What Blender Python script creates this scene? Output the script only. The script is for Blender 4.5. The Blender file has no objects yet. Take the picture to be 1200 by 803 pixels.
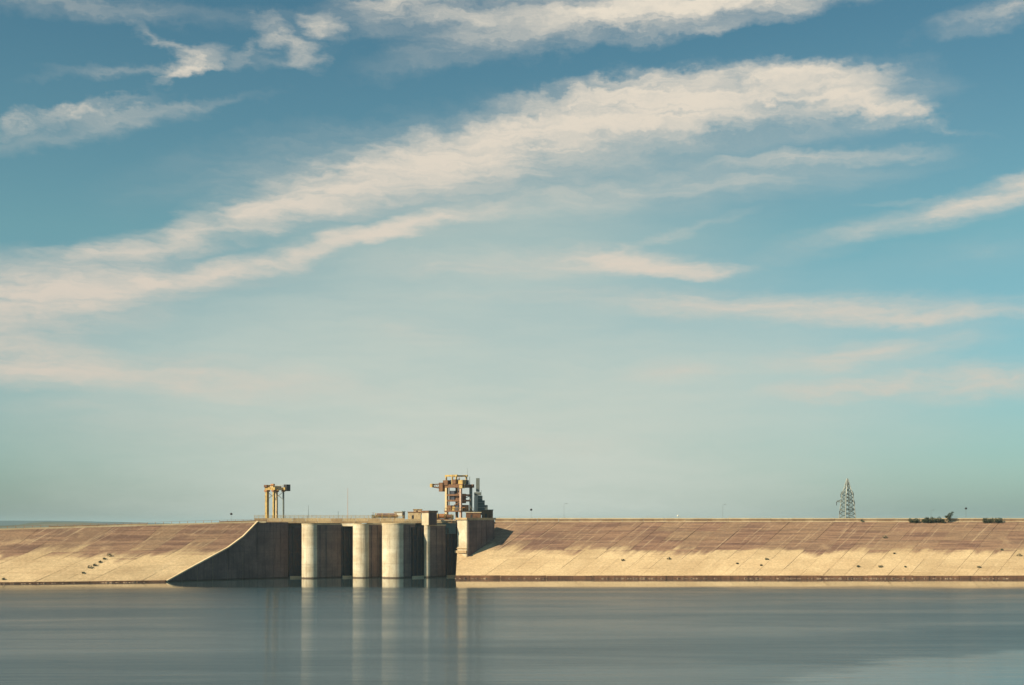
import bpy, math, random
from mathutils import Vector, noise as mnoise
R = math.radians
random.seed(11)
HAZE = 6e-5
S = bpy.context.scene
COL = S.collection

# ------------------------------------------------------------------ camera
F, HOR, H = 1667.0, 613.5, 23.6          # focal length in photo pixels, horizon row, camera height in metres
cam = bpy.data.cameras.new('camera')
camo = bpy.data.objects.new('camera', cam); COL.objects.link(camo)
camo.location = (0, 0, H); camo.rotation_euler = (R(90), 0, 0)
cam.sensor_width = 36; cam.lens = F / 1200 * 36
cam.shift_y = (HOR - 401.5) / 1200
cam.clip_start = 1; cam.clip_end = 80000
S.camera = camo
S.view_settings.view_transform = 'Standard'; S.view_settings.look = 'None'
S.view_settings.exposure = 0.55; S.view_settings.gamma = 1

# ------------------------------------------------------------------ sun and sky
SUN_EL, SUN_ROT = R(33), R(239)
sd = bpy.data.lights.new('sun', 'SUN'); sd.energy = 5.0; sd.angle = R(0.5); sd.color = (1.0, 0.84, 0.56)
so = bpy.data.objects.new('sun', sd); COL.objects.link(so)
to_sun = Vector((math.sin(SUN_ROT) * math.cos(SUN_EL), math.cos(SUN_ROT) * math.cos(SUN_EL), math.sin(SUN_EL)))
so.rotation_euler = to_sun.to_track_quat('Z', 'Y').to_euler(); so.location = (-300, 200, 300)


def ramp(nt, fac, stops, interp='LINEAR'):
    n = nt.nodes.new('ShaderNodeValToRGB'); cr = n.color_ramp; cr.interpolation = interp
    while len(cr.elements) < len(stops): cr.elements.new(0.5)
    for e, (p, c) in zip(cr.elements, stops):
        e.position = p; e.color = (c[0], c[1], c[2], 1) if not isinstance(c, (int, float)) else (c, c, c, 1)
    if fac is not None: nt.links.new(fac, n.inputs[0])
    return n.outputs[0]


def math_(nt, op, a, b=None, c=None, clamp=False):
    n = nt.nodes.new('ShaderNodeMath'); n.operation = op; n.use_clamp = clamp
    for i, v in enumerate((a, b, c)):
        if v is None: continue
        if isinstance(v, (int, float)): n.inputs[i].default_value = v
        else: nt.links.new(v, n.inputs[i])
    return n.outputs[0]


def vmath(nt, op, a, b=None, c=None):
    n = nt.nodes.new('ShaderNodeVectorMath'); n.operation = op
    for i, v in enumerate((a, b, c)):
        if v is None: continue
        if isinstance(v, (tuple, list)): n.inputs[i].default_value = v
        else: nt.links.new(v, n.inputs[i])
    return n.outputs[0]


def noise(nt, vec, scale=1.0, detail=4.0, rough=0.55, dist=0.0, color=False):
    n = nt.nodes.new('ShaderNodeTexNoise')
    n.inputs['Scale'].default_value = scale; n.inputs['Detail'].default_value = detail
    n.inputs['Roughness'].default_value = rough; n.inputs['Distortion'].default_value = dist
    nt.links.new(vec, n.inputs['Vector'])
    return n.outputs['Color' if color else 'Fac']


def mapping(nt, vec, loc=(0, 0, 0), rot=(0, 0, 0), scale=(1, 1, 1), kind='POINT'):
    n = nt.nodes.new('ShaderNodeMapping'); n.vector_type = kind
    n.inputs['Location'].default_value = loc; n.inputs['Rotation'].default_value = rot; n.inputs['Scale'].default_value = scale
    nt.links.new(vec, n.inputs['Vector'])
    return n.outputs[0]


def mix(nt, fac, a, b, mode='MIX'):
    n = nt.nodes.new('ShaderNodeMix'); n.data_type = 'RGBA'; n.blend_type = mode
    for i, v in ((0, fac), (6, a), (7, b)):
        if isinstance(v, (int, float)): n.inputs[i].default_value = v
        elif isinstance(v, (tuple, list)): n.inputs[i].default_value = (*v[:3], 1)
        else: nt.links.new(v, n.inputs[i])
    return n.outputs[2]


def smooth(nt, v, lo, hi, a=0.0, b=1.0):
    n = nt.nodes.new('ShaderNodeMapRange'); n.interpolation_type = 'SMOOTHSTEP'
    nt.links.new(v, n.inputs[0])
    for i, x in enumerate((lo, hi, a, b)): n.inputs[i + 1].default_value = x
    return n.outputs[0]


W = bpy.data.worlds.new('World'); S.world = W; W.use_nodes = True
nt = W.node_tree; bg = nt.nodes['Background']; bg.inputs[1].default_value = 0.07
sky = nt.nodes.new('ShaderNodeTexSky'); sky.sky_type = 'NISHITA'; sky.sun_disc = False
sky.sun_elevation = SUN_EL; sky.sun_rotation = SUN_ROT
tc = nt.nodes.new('ShaderNodeTexCoord').outputs['Generated']
sx = nt.nodes.new('ShaderNodeSeparateXYZ'); nt.links.new(tc, sx.inputs[0])
X_, Y_, Z_ = sx.outputs
azim = math_(nt, 'ARCTAN2', X_, Y_)
hlen = math_(nt, 'SQRT', math_(nt, 'ADD', math_(nt, 'MULTIPLY', X_, X_), math_(nt, 'MULTIPLY', Y_, Y_)))
tan_el = math_(nt, 'DIVIDE', Z_, math_(nt, 'MAXIMUM', hlen, 0.05))
# colour grade of the sky by height above the horizon
tint = ramp(nt, math_(nt, 'MULTIPLY', tan_el, 2.0), [(0.0, (0.62, 0.90, 1.05)), (0.12, (0.58, 0.86, 0.90)),
            (0.40, (0.64, 0.98, 0.83)), (0.75, (0.42, 0.78, 0.74)), (1.0, (0.39, 0.74, 0.72))])
skyc = mix(nt, 1.0, sky.outputs[0], tint, 'MULTIPLY')
# cloud-layer coordinates: azimuth and height above the horizon
AE = nt.nodes.new('ShaderNodeCombineXYZ')
nt.links.new(math_(nt, 'MULTIPLY', azim, F), AE.inputs[0]); nt.links.new(math_(nt, 'MULTIPLY', tan_el, F), AE.inputs[1])
AE = AE.outputs[0]
w1 = noise(nt, mapping(nt, AE, rot=(0, 0, R(-12)), scale=(0.0035, 0.010, 1)), 1, 3, 0.5, color=True)
w2 = noise(nt, mapping(nt, AE, rot=(0, 0, R(-14)), scale=(0.018, 0.05, 1)), 1, 4, 0.6, color=True)
wv = vmath(nt, 'MULTIPLY_ADD', vmath(nt, 'SUBTRACT', w1, (0.5, 0.5, 0.5)), (110, 36, 0), AE)
wv = vmath(nt, 'MULTIPLY_ADD', vmath(nt, 'SUBTRACT', w2, (0.5, 0.5, 0.5)), (62, 26, 0), wv)
w3 = noise(nt, mapping(nt, AE, scale=(0.022, 0.026, 1)), 1, 5, 0.62, color=True)
curl = smooth(nt, math_(nt, 'MULTIPLY', tan_el, F), 330, 470)
sc3 = nt.nodes.new('ShaderNodeVectorMath'); sc3.operation = 'SCALE'; nt.links.new(vmath(nt, 'MULTIPLY', vmath(nt, 'SUBTRACT', w3, (0.5, 0.5, 0.5)), (58, 46, 0)), sc3.inputs[0]); nt.links.new(curl, sc3.inputs['Scale'])
wv = vmath(nt, 'ADD', wv, sc3.outputs[0])
# cirrus banks: centre and half-size in the photograph's units, slope in degrees, density
BANKS = [
 (880, 120, 260, 56, 2, 1.0), (700, 145, 270, 58, 9, 1.0), (540, 186, 280, 52, 14, .95), (400, 226, 260, 38, 16, .85), (240, 268, 230, 24, 14, .75), (130, 292, 120, 12, 6, .5),
 (945, 84, 130, 22, -6, .8), (1015, 116, 90, 24, -14, .85), (735, 98, 170, 22, 9, .55), (1060, 128, 60, 10, -25, .35),
 (965, 181, 150, 14, 2, .6), (640, 228, 340, 42, 9, .45), (880, 214, 250, 30, 5, .45), (430, 168, 360, 42, 12, .32), (350, 205, 260, 22, 13, .2),
 (10, 352, 220, 70, 4, 1.3), (180, 326, 200, 32, 9, .9), (330, 296, 210, 18, 13, .85), (470, 267, 160, 15, 13, .8), (560, 256, 90, 10, 8, .3),
 (600, 308, 240, 24, 0, .5), (730, 303, 150, 22, -5, .95), (800, 312, 100, 14, -4, .95), (540, 312, 120, 10, 8, .3),
 (110, 434, 400, 34, -3, 1.0), (20, 430, 240, 40, 0, .3), (480, 393, 90, 24, -4, .35), (180, 505, 280, 34, -2, .3), (110, 475, 200, 12, 2, .2),
 (1110, 243, 260, 24, 13, .7), (1200, 222, 140, 30, 14, .6), (1040, 236, 60, 6, 0, .3),
 (930, 356, 340, 25, -3, .95), (1080, 370, 230, 16, -2, .5), (1020, 411, 190, 24, 5, .85), (985, 455, 140, 20, 6, .9), (1150, 446, 150, 30, 0, .95), (775, 437, 80, 18, 0, .55), (650, 522, 140, 14, 0, .25),
 (690, 14, 380, 40, 3, .85), (640, 46, 260, 30, 11, .55), (880, -4, 280, 22, 4, .65), (480, 8, 120, 26, -6, .5), (1175, 14, 110, 26, 8, .6), (840, 30, 200, 12, 8, .35),
 (214, 69, 50, 18, 20, .75), (184, 52, 60, 11, -28, .45), (196, 86, 44, 10, 38, .5), (140, 82, 130, 10, 10, .3),
 (330, 46, 58, 22, -30, .8), (284, 60, 44, 11, 30, .35), (386, 38, 38, 22, -20, .7), (315, 68, 100, 12, 6, .25),
 (66, 134, 130, 11, 15, .6), (90, 150, 200, 20, 13, .42), (200, 126, 150, 12, 10, .28), (60, 0, 320, 22, 0, .4),
 (800, 272, 140, 7, 14, .32), (1100, 148, 70, 7, -6, .25), (1140, 300, 140, 26, 0, .2), (560, 345, 200, 12, 3, .2),
]
acc = None
for (px, py, rx, ry, ang, amp) in BANKS:
    u = (px - 600) / F; a = math.atan(u); k = math.cos(a)
    g = nt.nodes.new('ShaderNodeTexGradient'); g.gradient_type = 'SPHERICAL'
    nt.links.new(mapping(nt, wv, (a * F, (HOR - py) * k, 0), (0, 0, R(ang)), (rx, ry, 1), 'TEXTURE'), g.inputs[0])
    acc = math_(nt, 'MULTIPLY', g.outputs['Fac'], amp * 1.0) if acc is None else math_(nt, 'MULTIPLY_ADD', g.outputs['Fac'], amp * 1.0, acc)
# loose cirrus over the rest of the sky
free = noise(nt, mapping(nt, tc, rot=(0, 0, R(20)), scale=(2.2, 5.0, 9.0)), 1.0, 5, 0.55, 0.4)
away = smooth(nt, math_(nt, 'ABSOLUTE', azim), 0.42, 0.75)
high = smooth(nt, tan_el, 0.40, 0.62)
free = math_(nt, 'MULTIPLY', smooth(nt, free, 0.5, 0.72, 0, 0.8), math_(nt, 'MAXIMUM', away, high))
acc = math_(nt, 'ADD', acc, free)
fb2 = noise(nt, mapping(nt, wv, rot=(0, 0, R(-15)), scale=(0.012, 0.16, 1)), 1, 5, 0.6, 0.2)
fib = noise(nt, mapping(nt, wv, rot=(0, 0, R(-13)), scale=(0.006, 0.045, 1)), 1, 8, 0.62, 0.3)
puf = noise(nt, mapping(nt, wv, rot=(0, 0, R(-10)), scale=(0.02, 0.035, 1)), 1, 6, 0.6)
tex = math_(nt, 'MULTIPLY_ADD', fib, 1.7, math_(nt, 'MULTIPLY_ADD', puf, 1.1, math_(nt, 'MULTIPLY_ADD', fb2, 0.6, -0.70)))
acc = math_(nt, 'DIVIDE', acc, math_(nt, 'MULTIPLY_ADD', acc, 0.30, 1.0))
dens = math_(nt, 'MULTIPLY', acc, tex)
dens = smooth(nt, dens, -0.06, 1.16)
# thin cloud veil, painted brighter mid-sky to imitate lens falloff at the sides
veil = None
for (px, py, rx, ry, ang, amp) in [(560, 560, 700, 340, 3, 1.1), (620, 250, 620, 160, 12, .42), (1000, 420, 420, 120, 0, .2), (100, 440, 500, 120, 0, .25)]:
    a = math.atan((px - 600) / F)
    g = nt.nodes.new('ShaderNodeTexGradient'); g.gradient_type = 'SPHERICAL'
    nt.links.new(mapping(nt, wv, (a * F, (HOR - py) * math.cos(a), 0), (0, 0, R(ang)), (rx, ry, 1), 'TEXTURE'), g.inputs[0])
    veil = math_(nt, 'MULTIPLY', g.outputs['Fac'], amp) if veil is None else math_(nt, 'MULTIPLY_ADD', g.outputs['Fac'], amp, veil)
veil = math_(nt, 'MULTIPLY', smooth(nt, veil, 0.0, 1.0), math_(nt, 'MULTIPLY_ADD', fib, 0.5, 0.72), clamp=True)
c1 = mix(nt, veil, skyc, (5.6, 6.1, 5.4))
ccol = ramp(nt, math_(nt, 'MULTIPLY', tan_el, 2.2), [(0.0, (0.60, 0.55, 0.47)), (0.35, (0.68, 0.605, 0.515)), (0.8, (0.80, 0.72, 0.595)), (1.0, (0.68, 0.64, 0.56))])
ccol = mix(nt, 1.0, ccol, (10, 10, 10), 'MULTIPLY')
ccol_n = nt.nodes[-1]; ccol_n.clamp_result = False
c2 = mix(nt, math_(nt, 'MULTIPLY', dens, 0.97), c1, ccol)
nt.links.new(c2, bg.inputs[0])


# ------------------------------------------------------------------ helpers
def at(px, Y, py=None):
    x = (px - 600) / F * Y
    return Vector((x, Y, H - (py - HOR) / F * Y if py is not None else 0))


def zat(py, Y): return H - (py - HOR) / F * Y


class MB:
    def __init__(s): s.v = []; s.f = []

    def poly(s, verts, faces):
        n = len(s.v); s.v += [tuple(v) for v in verts]; s.f += [tuple(i + n for i in f) for f in faces]; return s

    def prism(s, pts, z0, z1):
        """plan polygon (counter-clockwise) raised from z0 to z1; either may be a list per corner"""
        n = len(pts)
        z0 = [z0] * n if isinstance(z0, (int, float)) else z0
        z1 = [z1] * n if isinstance(z1, (int, float)) else z1
        vs = [(p[0], p[1], z) for p, z in zip(pts, z0)] + [(p[0], p[1], z) for p, z in zip(pts, z1)]
        fs = [tuple(reversed(range(n))), tuple(range(n, 2 * n))] + [(i, (i + 1) % n, n + (i + 1) % n, n + i) for i in range(n)]
        return s.poly(vs, fs)

    def box(s, x0, x1, y0, y1, z0, z1, b=0.0):
        if b <= 0: return s.prism([(x0, y0), (x1, y0), (x1, y1), (x0, y1)], z0, z1)
        p = [(x0 + b, y0), (x1 - b, y0), (x1, y0 + b), (x1, y1 - b), (x1 - b, y1), (x0 + b, y1), (x0, y1 - b), (x0, y0 + b)]
        return s.prism(p, z0, z1)

    def bar(s, a, b, w=0.2, h=None, n=4):
        a, b = Vector(a), Vector(b); d = (b - a)
        if d.length < 1e-6: return s
        d.normalize(); up = Vector((0, 0, 1)) if abs(d.z) < 0.95 else Vector((0, 1, 0))
        u = d.cross(up).normalized(); v = u.cross(d).normalized(); h = h or w
        vs = []
        for p in (a, b):
            for i in range(n):
                t = 2 * math.pi * (i + 0.5) / n
                k = 0.7071 if n == 4 else 0.5
                vs.append(p + u * (math.cos(t) * w * k) + v * (math.sin(t) * h * k))
        fs = [tuple(reversed(range(n))), tuple(range(n, 2 * n))] + [(i, (i + 1) % n, n + (i + 1) % n, n + i) for i in range(n)]
        return s.poly(vs, fs)

    def taper(s, a, b, r0, r1, n=8):
        a, b = Vector(a), Vector(b); d = (b - a).normalized(); up = Vector((0, 0, 1)) if abs(d.z) < 0.95 else Vector((0, 1, 0))
        u = d.cross(up).normalized(); v = u.cross(d).normalized(); vs = []
        for p, r in ((a, r0), (b, r1)):
            for i in range(n):
                t = 2 * math.pi * i / n; vs.append(p + u * (math.cos(t) * r) + v * (math.sin(t) * r))
        fs = [tuple(reversed(range(n))), tuple(range(n, 2 * n))] + [(i, (i + 1) % n, n + (i + 1) % n, n + i) for i in range(n)]
        return s.poly(vs, fs)

    def build(s, name, mat, parent=None, **props):
        me = bpy.data.meshes.new(name); me.from_pydata(s.v, [], s.f); me.update()
        if len(s.f) < 4000:
            import bmesh
            bm = bmesh.new(); bm.from_mesh(me); bmesh.ops.recalc_face_normals(bm, faces=bm.faces); bm.to_mesh(me); bm.free()
        me.materials.append(mat)
        o = bpy.data.objects.new(name, me); COL.objects.link(o)
        if parent is not None: o.parent = parent
        for k, v in props.items(): o[k] = v
        return o


def thing(name, label, cat, loc=(0, 0, 0), rz=0.0, group=None, kind=None):
    o = bpy.data.objects.new(name, None); COL.objects.link(o); o.location = loc; o.rotation_euler = (0, 0, rz)
    o.empty_display_size = 1
    o['label'] = label; o['category'] = cat
    if group: o['group'] = group
    if kind: o['kind'] = kind
    return o


def tag(o, label, cat, group=None):
    o['label'] = label; o['category'] = cat
    if group: o['group'] = group
    return o


def copy_tree(o, parent=None):
    c = o.copy(); COL.objects.link(c); c.parent = parent
    for ch in list(o.children): copy_tree(ch, c)
    return c


def new_mat(name, rough=0.8, spec=0.3, metal=0.0):
    m = bpy.data.materials.new(name); m.use_nodes = True
    b = m.node_tree.nodes['Principled BSDF']; b.inputs['Roughness'].default_value = rough
    b.inputs['Specular IOR Level'].default_value = spec; b.inputs['Metallic'].default_value = metal
    return m, m.node_tree, b


def wpos(nt): return nt.nodes.new('ShaderNodeNewGeometry').outputs['Position']


def concrete(name, light, dark, stain, band=0.8, streak=0.5, bump=0.25, wet=True, rnd=0.12, wet_z=0.6):
    """cast concrete: blotches, vertical run-off streaks, lift lines and a wet tide mark just over the water"""
    m, nt, b = new_mat(name, 0.88, 0.25)
    P = wpos(nt)
    big = noise(nt, mapping(nt, P, scale=(0.12, 0.12, 0.16)), 1, 5, 0.6)
    fine = noise(nt, mapping(nt, P, scale=(1.3, 1.3, 1.0)), 1, 6, 0.65)
    run = noise(nt, mapping(nt, P, scale=(0.9, 0.9, 0.045)), 1, 5, 0.65)
    lift = noise(nt, mapping(nt, P, scale=(0.01, 0.01, 0.9)), 1, 3, 0.7)
    c = mix(nt, smooth(nt, big, 0.35, 0.68), dark, light)
    c = mix(nt, math_(nt, 'MULTIPLY', smooth(nt, run, 0.50, 0.72), streak), c, stain)
    c = mix(nt, math_(nt, 'MULTIPLY', smooth(nt, lift, 0.52, 0.70), band * 0.5), c, stain)
    c = mix(nt, 0.35, c, mix(nt, 1.0, c, ramp(nt, fine, [(0.3, 0.65), (0.7, 1.25)]), 'MULTIPLY'))
    if rnd:
        oi = nt.nodes.new('ShaderNodeObjectInfo').outputs['Random']
        c = mix(nt, 1.0, c, ramp(nt, oi, [(0, 1 - rnd), (1, 1.0)]), 'MULTIPLY')
    if wet:
        z = nt.nodes.new('ShaderNodeSeparateXYZ'); nt.links.new(P, z.inputs[0])
        zz = math_(nt, 'MULTIPLY_ADD', fine, 0.5, z.outputs[2])
        c = mix(nt, smooth(nt, zz, wet_z, wet_z + 0.25, 0.85, 0.0), c, (0.055, 0.03, 0.022))
    nt.links.new(c, b.inputs['Base Color'])
    bp = nt.nodes.new('ShaderNodeBump'); bp.inputs['Strength'].default_value = bump; bp.inputs['Distance'].default_value = 0.3
    nt.links.new(math_(nt, 'ADD', fine, run), bp.inputs['Height']); nt.links.new(bp.outputs[0], b.inputs['Normal'])
    return m


def paint(name, col, rust=(0.16, 0.06, 0.025), amount=0.45, rough=0.55, metal=0.0, scale=1.2):
    m, nt, b = new_mat(name, rough, 0.4, metal)
    P = wpos(nt)
    n1 = noise(nt, mapping(nt, P, scale=(scale, scale, scale * 0.5)), 1, 5, 0.65)
    n2 = noise(nt, mapping(nt, P, scale=(3, 3, 3)), 1, 3, 0.6)
    c = mix(nt, 1.0, col, ramp(nt, n2, [(0.3, 0.75), (0.7, 1.15)]), 'MULTIPLY')
    c = mix(nt, smooth(nt, n1, 0.70 - amount * 0.45, 0.86 - amount * 0.3), c, rust)
    nt.links.new(c, b.inputs['Base Color'])
    return m


def facing(nt, P, half_y=13.0):
    return P


LEAN_RISE = 35.0 / 24.3
# slab facing of the embankments: cream below, rust-brown weathered upper courses
def slab_material(name, zc, amt=1.0):
    m, nt, b = new_mat(name, 0.9, 0.2)
    P = wpos(nt)
    # coordinates that run with the courses (along x) and up the slope (z)
    lay = noise(nt, mapping(nt, P, scale=(0.035, 0.02, 1.1)), 1, 6, 0.7)
    blot = noise(nt, mapping(nt, P, scale=(0.055, 0.03, 0.16)), 1, 5, 0.6)
    patch = noise(nt, mapping(nt, P, loc=(31, 7, 3), scale=(0.02, 0.02, 0.10)), 1, 4, 0.6)
    fine = noise(nt, mapping(nt, P, scale=(1.0, 1.0, 1.6)), 1, 7, 0.7)
    oi = nt.nodes.new('ShaderNodeObjectInfo').outputs['Random']
    z = nt.nodes.new('ShaderNodeSeparateXYZ'); nt.links.new(P, z.inputs[0]); z = z.outputs[2]
    cream = mix(nt, smooth(nt, blot, 0.3, 0.7), (0.50, 0.36, 0.215), (0.62, 0.465, 0.285))
    cream = mix(nt, math_(nt, 'MULTIPLY', smooth(nt, lay, 0.52, 0.72), 0.45), cream, (0.36, 0.24, 0.14))
    brown = mix(nt, smooth(nt, lay, 0.40, 0.60), (0.135, 0.075, 0.062), (0.255, 0.152, 0.105))
    brown = mix(nt, smooth(nt, blot, 0.60, 0.78), brown, (0.44, 0.30, 0.19))
    e = math_(nt, 'MULTIPLY_ADD', math_(nt, 'SUBTRACT', patch, 0.5), 4.0 * amt, z)
    e = math_(nt, 'MULTIPLY_ADD', math_(nt, 'SUBTRACT', lay, 0.5), 4.0, e)
    sp = nt.nodes.new('ShaderNodeSeparateXYZ'); nt.links.new(P, sp.inputs[0])
    run = nt.nodes.new('ShaderNodeCombineXYZ'); nt.links.new(math_(nt, 'MULTIPLY_ADD', z, -LEAN_RISE, sp.outputs[0]), run.inputs[0])
    nt.links.new(math_(nt, 'MULTIPLY', z, 0.08), run.inputs[1]); run = run.outputs[0]
    r1 = noise(nt, mapping(nt, run, scale=(0.085, 1, 1)), 1, 2, 0.5)
    r2 = noise(nt, mapping(nt, run, scale=(0.7, 1, 1)), 1, 4, 0.7)
    r1b = noise(nt, mapping(nt, run, loc=(5, 3, 1), scale=(0.25, 1, 1)), 1, 3, 0.6)
    e = math_(nt, 'MULTIPLY_ADD', math_(nt, 'SUBTRACT', r1, 0.5), 7.0 * amt, e)
    e = math_(nt, 'MULTIPLY_ADD', math_(nt, 'SUBTRACT', r1b, 0.5), 6.0 * amt, e)
    e = math_(nt, 'MULTIPLY_ADD', math_(nt, 'SUBTRACT', oi, 0.5), 2.6, e)
    mask = math_(nt, 'MULTIPLY', smooth(nt, e, zc - 1.2, zc + 2.2), math_(nt, 'MULTIPLY_ADD', oi, 0.22, 0.78))
    c = mix(nt, mask, cream, brown)
    c = mix(nt, 1.0, c, ramp(nt, oi, [(0, 0.90), (1, 1.05)]), 'MULTIPLY')
    c = mix(nt, math_(nt, 'MULTIPLY', smooth(nt, r2, 0.56, 0.74), 0.35), c, (0.22, 0.125, 0.08))
    c = mix(nt, math_(nt, 'MULTIPLY', smooth(nt, r2, 0.46, 0.30), 0.4), c, (0.62, 0.48, 0.32))
    c = mix(nt, 0.6, c, mix(nt, 1.0, c, ramp(nt, fine, [(0.3, 0.6), (0.7, 1.3)]), 'MULTIPLY'))
    nt.links.new(c, b.inputs['Base Color'])
    bp = nt.nodes.new('ShaderNodeBump'); bp.inputs['Strength'].default_value = 0.5; bp.inputs['Distance'].default_value = 0.35
    nt.links.new(math_(nt, 'ADD', fine, math_(nt, 'MULTIPLY', lay, 1.5)), bp.inputs['Height']); nt.links.new(bp.outputs[0], b.inputs['Normal'])
    return m


M = {}
M['slab'] = slab_material('weathered_slab_concrete', 11.0)
M['joint'] = paint('joint_filler', (0.13, 0.085, 0.055), (0.04, 0.03, 0.02), 0.5, 0.95)
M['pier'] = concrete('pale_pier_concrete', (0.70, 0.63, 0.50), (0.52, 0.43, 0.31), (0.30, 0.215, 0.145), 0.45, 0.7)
M['shaft'] = concrete('shaded_shaft_concrete', (0.25, 0.175, 0.15), (0.165, 0.115, 0.105), (0.07, 0.048, 0.048), 0.5, 0.6)  # darker than the noses: the shade of the pier flanks is put into the colour
M['shadewall'] = concrete('shade_darkened_concrete', (0.215, 0.145, 0.135), (0.13, 0.088, 0.086), (0.05, 0.034, 0.036), 0.6, 0.8)  # stained concrete, base colour darkened further to stand in for wall shade
M['coping'] = concrete('cream_coping', (0.66, 0.55, 0.38), (0.55, 0.43, 0.28), (0.34, 0.24, 0.15), 0.2, 0.2, wet=False)
M['deck'] = concrete('tan_deck_concrete', (0.52, 0.40, 0.24), (0.38, 0.26, 0.15), (0.20, 0.10, 0.06), 0.6, 0.5, wet=False)
M['girder'] = concrete('grey_girder_concrete', (0.26, 0.22, 0.22), (0.17, 0.14, 0.15), (0.08, 0.06, 0.06), 0.3, 0.5, wet=False)
M['parapet'] = concrete('brown_parapet_concrete', (0.42, 0.30, 0.19), (0.26, 0.16, 0.10), (0.15, 0.09, 0.06), 0.4, 0.7, wet=False, rnd=0.3)
M['toe'] = concrete('wet_toe_concrete', (0.26, 0.135, 0.08), (0.12, 0.06, 0.038), (0.04, 0.022, 0.018), 0.6, 0.8, wet=False)
M['gate'] = paint('gate_steel', (0.022, 0.020, 0.034), (0.07, 0.03, 0.02), 0.55, 0.6)
M['gate_rust'] = paint('rusted_gate_steel', (0.10, 0.055, 0.04), (0.05, 0.025, 0.02), 0.6, 0.7)
M['yellow'] = paint('yellow_crane_paint', (0.46, 0.32, 0.11), (0.16, 0.075, 0.03), 0.55)
M['tan'] = paint('faded_tan_paint', (0.55, 0.42, 0.25), (0.25, 0.13, 0.06), 0.4)
M['brown'] = paint('brown_machine_paint', (0.16, 0.075, 0.035), (0.07, 0.03, 0.02), 0.5)
M['orange'] = paint('rust_orange_steel', (0.34, 0.15, 0.06), (0.14, 0.055, 0.03), 0.55)
M['black'] = paint('dark_steel', (0.03, 0.03, 0.035), (0.06, 0.035, 0.025), 0.4)
M['navy'] = paint('navy_cabin_paint', (0.035, 0.04, 0.065), (0.05, 0.04, 0.04), 0.3)
M['grey'] = paint('grey_steel', (0.15, 0.17, 0.165), (0.09, 0.08, 0.07), 0.3)
M['teal'] = paint('teal_grey_steel', (0.10, 0.14, 0.14), (0.06, 0.06, 0.06), 0.4)
M['pink'] = paint('primer_pink_paint', (0.50, 0.34, 0.27), (0.25, 0.13, 0.09), 0.4)
M['white'] = paint('white_paint', (0.72, 0.70, 0.64), (0.4, 0.35, 0.28), 0.2)
M['galv'] = paint('galvanised_steel', (0.42, 0.43, 0.40), (0.16, 0.15, 0.14), 0.45)
M['leaf'] = paint('dark_foliage', (0.035, 0.05, 0.025), (0.07, 0.08, 0.035), 0.5, 0.8)
M['bark'] = paint('bark', (0.08, 0.055, 0.04), (0.05, 0.035, 0.03), 0.4, 0.9)

# ------------------------------------------------------------------ land and water
def ground_mat():
    m, nt, b = new_mat('dry_plain', 0.95, 0.1); P = wpos(nt)
    n1 = noise(nt, mapping(nt, P, scale=(0.0006, 0.0010, 0.001)), 1, 6, 0.6)
    n2 = noise(nt, mapping(nt, P, scale=(0.006, 0.010, 0.01)), 1, 5, 0.6)
    c = mix(nt, smooth(nt, n1, 0.42, 0.6), (0.06, 0.075, 0.045), (0.17, 0.155, 0.11))
    c = mix(nt, smooth(nt, n2, 0.45, 0.65), c, (0.10, 0.10, 0.06))
    nt.links.new(c, b.inputs['Base Color']); return m


M['ground'] = ground_mat()
g = MB()
g.poly([(-30000, -3000, -4), (30000, -3000, -4), (30000, 30000, -4), (-30000, 30000, -4)], [(0, 1, 2, 3)])
g.build('ground', M['ground'], kind='structure')


M['far'] = paint('far_wooded_slope', (0.022, 0.036, 0.040), (0.05, 0.06, 0.05), 0.4, 0.95, 0, 0.002)


def hills(name, Y, pts, depth, seed, base=-4):
    """a real ridge: cross sections front foot, crest, back foot, joined along x"""
    m = MB(); vs = []; fs = []; n = len(pts)
    for i, (x, z) in enumerate(pts):
        w = mnoise.noise(Vector((x * 0.0006, seed, 0)))
        vs += [(x, Y - depth * 0.5, base), (x, Y - depth * 0.2 + 60 * w, base + (z - base) * 0.6), (x, Y + 80 * w, z), (x, Y + depth * 0.4, base + (z - base) * 0.6), (x, Y + depth, base)]
    for i in range(n - 1):
        for k in range(4): a = i * 5 + k; fs.append((a, a + 5, a + 6, a + 1))
    m.poly(vs, fs); return m.build(name, M['far' if Y > 5000 else 'ground'], kind='structure')


def ridge(Y, prof, step=60):
    out = []; x0 = (prof[0][0] - 600) / F * Y; x1 = (prof[-1][0] - 600) / F * Y; k = int((x1 - x0) / step)
    for i in range(k + 1):
        x = x0 + (x1 - x0) * i / k; px = 600 + x / Y * F
        for (a, ya), (b_, yb) in zip(prof, prof[1:]):
            if a <= px <= b_:
                t = (px - a) / (b_ - a); t = t * t * (3 - 2 * t); py = ya + (yb - ya) * t; break
        out.append((x, max(-3.9, zat(py, Y) + 2.0 * mnoise.noise(Vector((x * 0.004, Y, 0))))))
    return out


hills('hills', 9000, ridge(9000, [(-900, 609), (-300, 610), (0, 610.2), (70, 610.4), (130, 611.6), (190, 613.2), (240, 616.5), (300, 617.5)]), 2500, 1)
hills('low_ridge', 4200, ridge(4200, [(-600, 616), (-60, 617), (10, 616), (50, 611.8), (95, 612.2), (140, 615.5), (200, 617), (260, 618)], 40), 900, 5)


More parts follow.
